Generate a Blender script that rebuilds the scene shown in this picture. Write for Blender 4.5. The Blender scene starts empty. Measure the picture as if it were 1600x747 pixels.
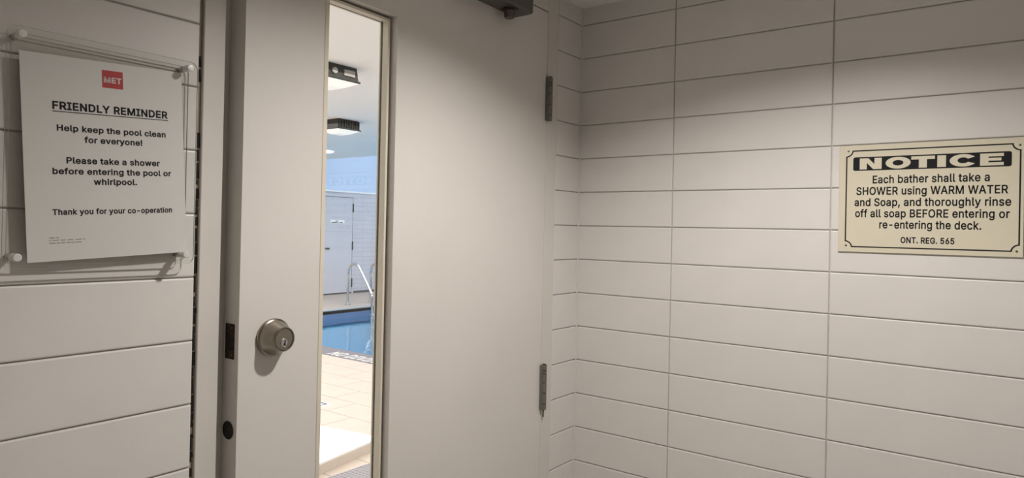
import bpy, math, random
from mathutils import Vector, Matrix
from mathutils.geometry import tessellate_polygon
random.seed(7)
ZC = 1.51                                   # eye height of the photographer

# ------------------------------------------------------------------ camera
sc = bpy.context.scene
col = sc.collection
F, YAW, PIT, ROL = 1063.95, .929, .0047, .0212
fw = Vector((math.sin(YAW)*math.cos(PIT), math.cos(YAW)*math.cos(PIT), math.sin(PIT)))
rt = Vector((math.cos(YAW), -math.sin(YAW), 0)); up = rt.cross(fw)
c_, s_ = math.cos(ROL), math.sin(ROL)
R_, U_ = c_*rt + s_*up, -s_*rt + c_*up
cam_d = bpy.data.cameras.new('camera'); cam = bpy.data.objects.new('camera', cam_d); col.objects.link(cam)
cam.matrix_world = Matrix(((R_.x, U_.x, -fw.x, -1.7822), (R_.y, U_.y, -fw.y, -1.0801), (R_.z, U_.z, -fw.z, ZC), (0, 0, 0, 1)))
cam_d.sensor_width = 36; cam_d.lens = F/1600*36; cam_d.shift_y = -21.1/1600; cam_d.clip_start = .02; cam_d.clip_end = 60
sc.camera = cam
sc.view_settings.view_transform = 'Standard'; sc.view_settings.look = 'None'
sc.view_settings.gamma = 1; sc.view_settings.use_curve_mapping = False
sc.view_settings.exposure = 0.0

# ------------------------------------------------------------------ world and lights
w = bpy.data.worlds.new('world'); sc.world = w; w.use_nodes = True
w.node_tree.nodes['Background'].inputs[0].default_value = (.5, .55, .62, 1)
w.node_tree.nodes['Background'].inputs[1].default_value = .3

def area(name, loc, rot, sx, sy, power, color, shape='RECTANGLE'):
    d = bpy.data.lights.new(name, 'AREA'); d.shape = shape; d.size = sx
    if shape == 'RECTANGLE': d.size_y = sy
    d.energy = power; d.color = color
    o = bpy.data.objects.new(name, d); o.location = loc; o.rotation_euler = rot; col.objects.link(o); return o
# lamp of the recessed downlight over the door lobby
LX, LY, CEIL = -.76, -.74, 2.185
area('downlight_lamp', (LX, LY, CEIL+.040), (0, 0, 0), .068, .068, 15.0, (1, .945, .90), 'DISK')
# added cool fill light above the pool, under a closed ceiling
area('pool_top_fill', (8.9, 5.5, 4.35), (0, 0, 0), 5.0, 8.5, 190, (.84, .91, 1))
# added sideways fill from the closed end wall, brightening the low ceiling
area('pool_end_fill', (11.9, 5.2, 1.7), (0, math.radians(90), 0), 2.8, 9.0, 130, (.95, .97, 1))
# added wide fill panel over the deck, lifting the bounce onto the ceiling
area('deck_fill', (2.2, 5.3, 2.66), (0, 0, 0), 7.0, 9.6, 600, (1, .93, .86))

# ------------------------------------------------------------------ materials
def srgb(r, g, b):
    f = lambda c: c/12.92 if c <= .04045 else ((c+.055)/1.055)**2.4
    return (f(r/255), f(g/255), f(b/255), 1)
def mat(name, color, rough=.5, metal=0, noise=None, bump=None, emis=None, spec=.5, coat=0):
    """noise=(scale, amount): colour mottling; bump=(scale, strength)"""
    m = bpy.data.materials.new(name); m.use_nodes = True
    nt = m.node_tree; b = nt.nodes['Principled BSDF']
    b.inputs['Base Color'].default_value = color; b.inputs['Roughness'].default_value = rough
    b.inputs['Metallic'].default_value = metal; b.inputs['Specular IOR Level'].default_value = spec
    b.inputs['Coat Weight'].default_value = coat
    tc = nt.nodes.new('ShaderNodeTexCoord')
    if noise:
        n = nt.nodes.new('ShaderNodeTexNoise'); n.inputs['Scale'].default_value = noise[0]; n.inputs['Detail'].default_value = 5
        nt.links.new(tc.outputs['Object'], n.inputs['Vector'])
        r = nt.nodes.new('ShaderNodeMapRange'); r.inputs[1].default_value = .3; r.inputs[2].default_value = .7
        r.inputs[3].default_value = 1-noise[1]; r.inputs[4].default_value = 1+noise[1]*.3
        nt.links.new(n.outputs['Fac'], r.inputs[0])
        mx = nt.nodes.new('ShaderNodeVectorMath'); mx.operation = 'SCALE'
        mx.inputs[0].default_value = color[:3]; nt.links.new(r.outputs[0], mx.inputs['Scale'])
        nt.links.new(mx.outputs[0], b.inputs['Base Color'])
    if bump:
        n = nt.nodes.new('ShaderNodeTexNoise'); n.inputs['Scale'].default_value = bump[0]; n.inputs['Detail'].default_value = 4
        nt.links.new(tc.outputs['Object'], n.inputs['Vector'])
        bp = nt.nodes.new('ShaderNodeBump'); bp.inputs['Strength'].default_value = bump[1]; bp.inputs['Distance'].default_value = .002
        nt.links.new(n.outputs['Fac'], bp.inputs['Height']); nt.links.new(bp.outputs[0], b.inputs['Normal'])
    if emis:
        b.inputs['Emission Color'].default_value = emis[0]; b.inputs['Emission Strength'].default_value = emis[1]
    return m
M = {
 'glaze': mat('glazed_tile', (.745, .72, .69, 1), .38, noise=(9, .03), bump=(60, .12)),
 'mortar': mat('mortar', (.60, .57, .52, 1), .9, noise=(40, .12)),
 'caulk': mat('caulk', (.30, .26, .20, 1), .7, noise=(30, .25)),
 'gap': mat('dark_gap', (.008, .007, .006, 1), .9),
 'paint': mat('ceiling_paint', (.86, .84, .81, 1), .8, noise=(5, .03)),
 'wallpaint': mat('lobby_wall_paint', (.86, .84, .81, 1), .6, noise=(5, .04)),
 'door': mat('door_paint', (.725, .695, .655, 1), .42, noise=(3.5, .04), bump=(45, .18)),
 'frame': mat('frame_paint', (.70, .67, .625, 1), .4, noise=(8, .04), bump=(70, .12)),
 'stop': mat('stop_paint', (.74, .68, .57, 1), .45, noise=(14, .05)),
 'floor_in': mat('lobby_floor', (.70, .67, .63, 1), .5, noise=(6, .1)),
 'nickel': mat('satin_nickel', (.31, .28, .235, 1), .27, 1, noise=(60, .08)),
 'nickel_d': mat('nickel_face', (.33, .30, .255, 1), .42, 1),
 'black': mat('black', (.01, .01, .01, 1), .6),
 'rust': mat('rusted_plate', (.055, .032, .018, 1), .8, .3, noise=(180, .9), bump=(300, 1)),
 'hole_dark': mat('bore_hole_dark', (.022, .021, .02, 1), .75, noise=(500, .9), bump=(420, 1)),
 'closer': mat('closer_paint', (.105, .095, .085, 1), .42, .35, noise=(30, .08)),
 'closer_d': mat('closer_metal', (.115, .10, .10, 1), .38, .7),
 'hinge': mat('hinge_steel', (.18, .172, .155, 1), .5, .2, noise=(90, .15)),
 'hinge_d': mat('hinge_dark', (.035, .03, .025, 1), .5, .6),
 'paper': mat('paper', (.78, .77, .76, 1), .75, noise=(400, .02)),
 'ink': mat('ink', (.010, .010, .012, 1), .7, spec=.2),
 'ink_grey': mat('grey_ink', (.30, .285, .27, 1), .7),
 'red': mat('logo_red', (.50, .045, .05, 1), .6),
 'logo_white': mat('logo_white', (.74, .66, .63, 1), .7),
 'cream': mat('sign_cream', (.69, .64, .50, 1), .42, noise=(20, .02)),
 'signink': mat('sign_ink', (.006, .006, .008, 1), .6, spec=.25),
 'steel': mat('stainless', (.62, .62, .62, 1), .16, 1),
 'capface': mat('standoff_cap', (.80, .80, .78, 1), .35, .25),
 'chrome': mat('standoff_metal', (.60, .62, .60, 1), .25, .8),
 'poolwall': mat('pool_wall_paint', (.62, .62, .62, 1), .8),
 'lowceil': mat('pool_ceiling', (.88, .86, .83, 1), .85, noise=(2, .02)),
 'blue': mat('blue_wall', (.55, .67, .87, 1), .8, noise=(.6, .06)),
 'deck': mat('deck_tile', (.465, .39, .335, 1), .42, noise=(5, .07), bump=(25, .15)),
 'grout': mat('deck_grout', (.34, .285, .24, 1), .9),
 'spa': mat('spa_shell', (.92, .905, .87, 1), .25),
 'spa_side': mat('spa_curb_tile', (.66, .58, .50, 1), .6, noise=(8, .05)),
 'fixture': mat('fixture_black', (.011, .010, .009, 1), .6, noise=(40, .5)),
 'label_w': mat('fixture_label', (.30, .29, .27, 1), .6),
 'lens': mat('fixture_lens', (.85, .83, .8, 1), .5, emis=((1, .95, .88, 1), .38)),
 'disc': mat('downlight_disc', (.9, .9, .9, 1), .5, emis=((1, 1, 1, 1), 6)),
 'trimw': mat('white_trim', (.8, .82, .85, 1), .6),
 'greydoor': mat('pool_door_paint', (.50, .51, .58, 1), .5, noise=(3, .03)),
 'greycap': mat('wall_cap', (.36, .38, .40, 1), .7),
 'basin': mat('basin_blue', (.17, .47, .66, 1), .5, noise=(3, .06)),
 'basin_d': mat('waterline_tile', (.075, .145, .28, 1), .35, noise=(6, .1)),
 'letter_w': mat('band_letter', (.60, .585, .56, 1), .5),
 'base_dark': mat('dark_base', (.07, .07, .075, 1), .7),
 'floorpatch': mat('marker_tile', (.88, .86, .83, 1), .4),
 'reflector': mat('can_reflector', (.25, .24, .22, 1), .45, .3),
}
# small lavender grey mosaic: rows of little squares with grout
def mosaic(name, c1, c2, cg, size):
    m = mat(name, c1, .6); nt = m.node_tree; b = nt.nodes['Principled BSDF']
    tc = nt.nodes.new('ShaderNodeTexCoord'); br = nt.nodes.new('ShaderNodeTexBrick')
    br.offset = 0; br.inputs['Scale'].default_value = 1; br.inputs['Mortar Size'].default_value = size*.08
    br.inputs['Brick Width'].default_value = size; br.inputs['Row Height'].default_value = size
    br.inputs['Color1'].default_value = c1; br.inputs['Color2'].default_value = c2; br.inputs['Mortar'].default_value = cg
    nt.links.new(tc.outputs['Object'], br.inputs['Vector']); nt.links.new(br.outputs['Color'], b.inputs['Base Color'])
    bp = nt.nodes.new('ShaderNodeBump'); bp.invert = True; bp.inputs['Distance'].default_value = .002
    nt.links.new(br.outputs['Fac'], bp.inputs['Height']); nt.links.new(bp.outputs[0], b.inputs['Normal'])
    return m
M['mosaic'] = mosaic('mosaic_band', (.135, .125, .15, 1), (.10, .095, .115, 1), (.18, .17, .185, 1), .025)
M['mat'] = mosaic('drain_mat', (.125, .115, .135, 1), (.16, .15, .17, 1), (.34, .32, .34, 1), .03)
# far glazed brick wall (courses too small to tell apart): brick pattern in the plane of the wall
def farbrick():
    m = mat('far_brick', (.5, .53, .58, 1), .4); nt = m.node_tree; b = nt.nodes['Principled BSDF']
    tc = nt.nodes.new('ShaderNodeTexCoord'); mp = nt.nodes.new('ShaderNodeMapping'); mp.inputs['Rotation'].default_value = (math.pi/2, 0, 0)
    br = nt.nodes.new('ShaderNodeTexBrick'); br.offset = 0
    br.inputs['Scale'].default_value = 1; br.inputs['Mortar Size'].default_value = .006
    br.inputs['Brick Width'].default_value = .4064; br.inputs['Row Height'].default_value = .1016
    br.inputs['Color1'].default_value = (.51, .515, .58, 1); br.inputs['Color2'].default_value = (.48, .49, .56, 1); br.inputs['Mortar'].default_value = (.40, .41, .48, 1)
    nt.links.new(tc.outputs['Object'], mp.inputs['Vector']); nt.links.new(mp.outputs[0], br.inputs['Vector'])
    nt.links.new(br.outputs['Color'], b.inputs['Base Color'])
    return m
M['farbrick'] = farbrick()
def clear(name, tint, ior, rough=.0, gloss=1.0):
    """sheet glass or acrylic: clear transmission and a Fresnel reflection"""
    m = bpy.data.materials.new(name); m.use_nodes = True; nt = m.node_tree
    for n in list(nt.nodes): nt.nodes.remove(n)
    o = nt.nodes.new('ShaderNodeOutputMaterial'); t = nt.nodes.new('ShaderNodeBsdfTransparent'); g = nt.nodes.new('ShaderNodeBsdfGlossy')
    f = nt.nodes.new('ShaderNodeFresnel'); mx = nt.nodes.new('ShaderNodeMixShader')
    t.inputs[0].default_value = tint; g.inputs['Roughness'].default_value = rough; f.inputs[0].default_value = ior
    g.inputs['Color'].default_value = (gloss, gloss, gloss, 1)
    ge = nt.nodes.new('ShaderNodeNewGeometry'); ma = nt.nodes.new('ShaderNodeMath'); ma.operation = 'SUBTRACT'; ma.inputs[0].default_value = 1
    mu = nt.nodes.new('ShaderNodeMath'); mu.operation = 'MULTIPLY'; nt.links.new(ge.outputs['Backfacing'], ma.inputs[1])
    nt.links.new(ma.outputs[0], mu.inputs[0]); nt.links.new(f.outputs[0], mu.inputs[1])
    nt.links.new(mu.outputs[0], mx.inputs[0]); nt.links.new(t.outputs[0], mx.inputs[1]); nt.links.new(g.outputs[0], mx.inputs[2])
    nt.links.new(mx.outputs[0], o.inputs[0]); return m
M['glass'] = clear('pane_glass', (.97, .985, .98, 1), 1.8)
M['acrylic'] = clear('acrylic_sheet', (.975, .975, .968, 1), 1.5)
M['acrylic_edge'] = mat('acrylic_edge', (.52, .56, .50, 1), .25); 
def water():
    m = clear('pool_water', (.60, .86, .95, 1), 1.33); nt = m.node_tree
    tc = nt.nodes.new('ShaderNodeTexCoord'); n = nt.nodes.new('ShaderNodeTexNoise'); n.inputs['Scale'].default_value = 2.2; n.inputs['Detail'].default_value = 3
    bp = nt.nodes.new('ShaderNodeBump'); bp.inputs['Strength'].default_value = .35; bp.inputs['Distance'].default_value = .02
    nt.links.new(tc.outputs['Object'], n.inputs['Vector']); nt.links.new(n.outputs['Fac'], bp.inputs['Height'])
    for k in nt.nodes:
        if k.type in ('BSDF_GLOSSY', 'FRESNEL'): nt.links.new(bp.outputs[0], k.inputs['Normal'])
    return m
M['water'] = water()

# ------------------------------------------------------------------ mesh helpers
class MB:
    def __init__(s): s.v = []; s.f = []; s.sm = []
    def add(s, vs, fs, smooth=False):
        k = len(s.v); s.v += [tuple(p) for p in vs]; s.f += [tuple(i+k for i in f) for f in fs]; s.sm += [smooth]*len(fs); return s
    def box(s, x0, x1, y0, y1, z0, z1, bev=0):
        if bev <= 0:
            vs = [(x, y, z) for x in (x0, x1) for y in (y0, y1) for z in (z0, z1)]
            return s.add(vs, [(0, 1, 3, 2), (4, 6, 7, 5), (0, 4, 5, 1), (2, 3, 7, 6), (0, 2, 6, 4), (1, 5, 7, 3)])
        b = bev; X, Y, Z = (x0, x1), (y0, y1), (z0, z1); vs = []; idx = {}
        for i in (0, 1):
            for j in (0, 1):
                for k in (0, 1):
                    sx, sy, sz = 1-2*i, 1-2*j, 1-2*k
                    for a, p in enumerate(((X[i], Y[j]+sy*b, Z[k]+sz*b), (X[i]+sx*b, Y[j], Z[k]+sz*b), (X[i]+sx*b, Y[j]+sy*b, Z[k]))):
                        idx[i, j, k, a] = len(vs); vs.append(p)
        I = idx; fs = []
        for i in (0, 1):
            fs.append(tuple(I[i, j, k, 0] for j, k in ((0, 0), (0, 1), (1, 1), (1, 0))))
            fs.append(tuple(I[j, i, k, 1] for j, k in ((0, 0), (1, 0), (1, 1), (0, 1))))
            fs.append(tuple(I[j, k, i, 2] for j, k in ((0, 0), (0, 1), (1, 1), (1, 0))))
        for i in (0, 1):
            for j in (0, 1):
                fs.append((I[i, j, 0, 0], I[i, j, 1, 0], I[i, j, 1, 1], I[i, j, 0, 1]))
                fs.append((I[i, 0, j, 0], I[i, 1, j, 0], I[i, 1, j, 2], I[i, 0, j, 2]))
                fs.append((I[0, i, j, 1], I[1, i, j, 1], I[1, i, j, 2], I[0, i, j, 2]))
        for i in (0, 1):
            for j in (0, 1):
                for k in (0, 1): fs.append((I[i, j, k, 0], I[i, j, k, 1], I[i, j, k, 2]))
        return s.add(vs, fs)
    def lathe(s, prof, c=(0, 0, 0), axis='z', n=32, smooth=True, cap=True):
        """prof: (r, h) pairs along the axis; axis z up, or -y (towards the viewer of the door wall)"""
        vs = []; pr = [prof[0]]; brk = []
        for k in range(1, len(prof)):
            pr.append(prof[k])
            if smooth and k < len(prof)-1:
                a1 = math.atan2(prof[k][1]-prof[k-1][1], prof[k][0]-prof[k-1][0]); a2 = math.atan2(prof[k+1][1]-prof[k][1], prof[k+1][0]-prof[k][0])
                if abs((a2-a1+math.pi) % (2*math.pi)-math.pi) > .45: brk.append(len(pr)-1); pr.append(prof[k])
        prof = pr
        for r, h in prof:
            for i in range(n):
                a = 2*math.pi*i/n; x, y = r*math.cos(a), r*math.sin(a)
                vs.append((c[0]+x, c[1]+y, c[2]+h) if axis == 'z' else ((c[0]+x, c[1]-h, c[2]+y) if axis == '-y' else (c[0]+h, c[1]+x, c[2]+y)))
        fs = [(j*n+i, j*n+(i+1) % n, (j+1)*n+(i+1) % n, (j+1)*n+i) for j in range(len(prof)-1) if j not in brk for i in range(n)]
        s.add(vs, fs, smooth)
        if cap:
            k = len(s.v)-len(vs); m = len(prof)-1
            s.f.append(tuple(k+i for i in range(n))[::-1]); s.f.append(tuple(k+m*n+i for i in range(n))); s.sm += [False, False]
        return s
    def tube(s, pts, r, n=14):
        pts = [Vector(p) for p in pts]; vs = []; prev = None
        for i, p in enumerate(pts):
            t = (pts[min(i+1, len(pts)-1)]-pts[max(i-1, 0)]).normalized()
            a = Vector((1, 0, 0)) if abs(t.x) < .9 else Vector((0, 1, 0))
            u = (prev - t*prev.dot(t)).normalized() if prev else t.cross(a).normalized()
            prev = u; v = t.cross(u)
            for k in range(n):
                q = 2*math.pi*k/n; vs.append(p+u*(r*math.cos(q))+v*(r*math.sin(q)))
        fs = [(j*n+i, j*n+(i+1) % n, (j+1)*n+(i+1) % n, (j+1)*n+i) for j in range(len(pts)-1) for i in range(n)]
        s.add(vs, fs, True)
        k = len(s.v)-len(vs); m = len(pts)-1
        s.f += [tuple(k+i for i in range(n)), tuple(k+m*n+i for i in range(n))]; s.sm += [False, False]
        return s
    def prism(s, poly, z0, z1):
        n = len(poly); vs = [(x, y, z0) for x, y in poly]+[(x, y, z1) for x, y in poly]
        return s.add(vs, [tuple(range(n))[::-1], tuple(range(n, 2*n))]+[(i, (i+1) % n, n+(i+1) % n, n+i) for i in range(n)])
    def mesh(s, name, m):
        me = bpy.data.meshes.new(name); me.from_pydata(s.v, [], s.f); me.update()
        me.polygons.foreach_set('use_smooth', s.sm)
        for mm in (m if isinstance(m, (list, tuple)) else [m]): me.materials.append(mm)
        import bmesh
        b = bmesh.new(); b.from_mesh(me); bmesh.ops.recalc_face_normals(b, faces=b.faces); b.to_mesh(me); b.free()
        return me
    def build(s, name, m, parent=None, loc=None, rot=None):
        return link(name, s.mesh(name, m), parent, loc, rot)
def link(name, me, parent=None, loc=None, rot=None):
    o = bpy.data.objects.new(name, me); col.objects.link(o)
    if parent: o.parent = parent
    if loc: o.location = loc
    if rot: o.rotation_euler = rot
    return o
def empty(name, loc=(0, 0, 0), rz=0):
    o = bpy.data.objects.new(name, None); col.objects.link(o); o.location = loc; o.rotation_euler = (0, 0, rz)
    o.empty_display_size = .05; return o
def tag(o, label=None, cat=None, group=None, kind=None):
    if label: o['label'] = label
    if cat: o['category'] = cat
    if group: o['group'] = group
    if kind: o['kind'] = kind
    return o
def struct(o, label=None): return tag(o, label, kind='structure')
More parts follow.
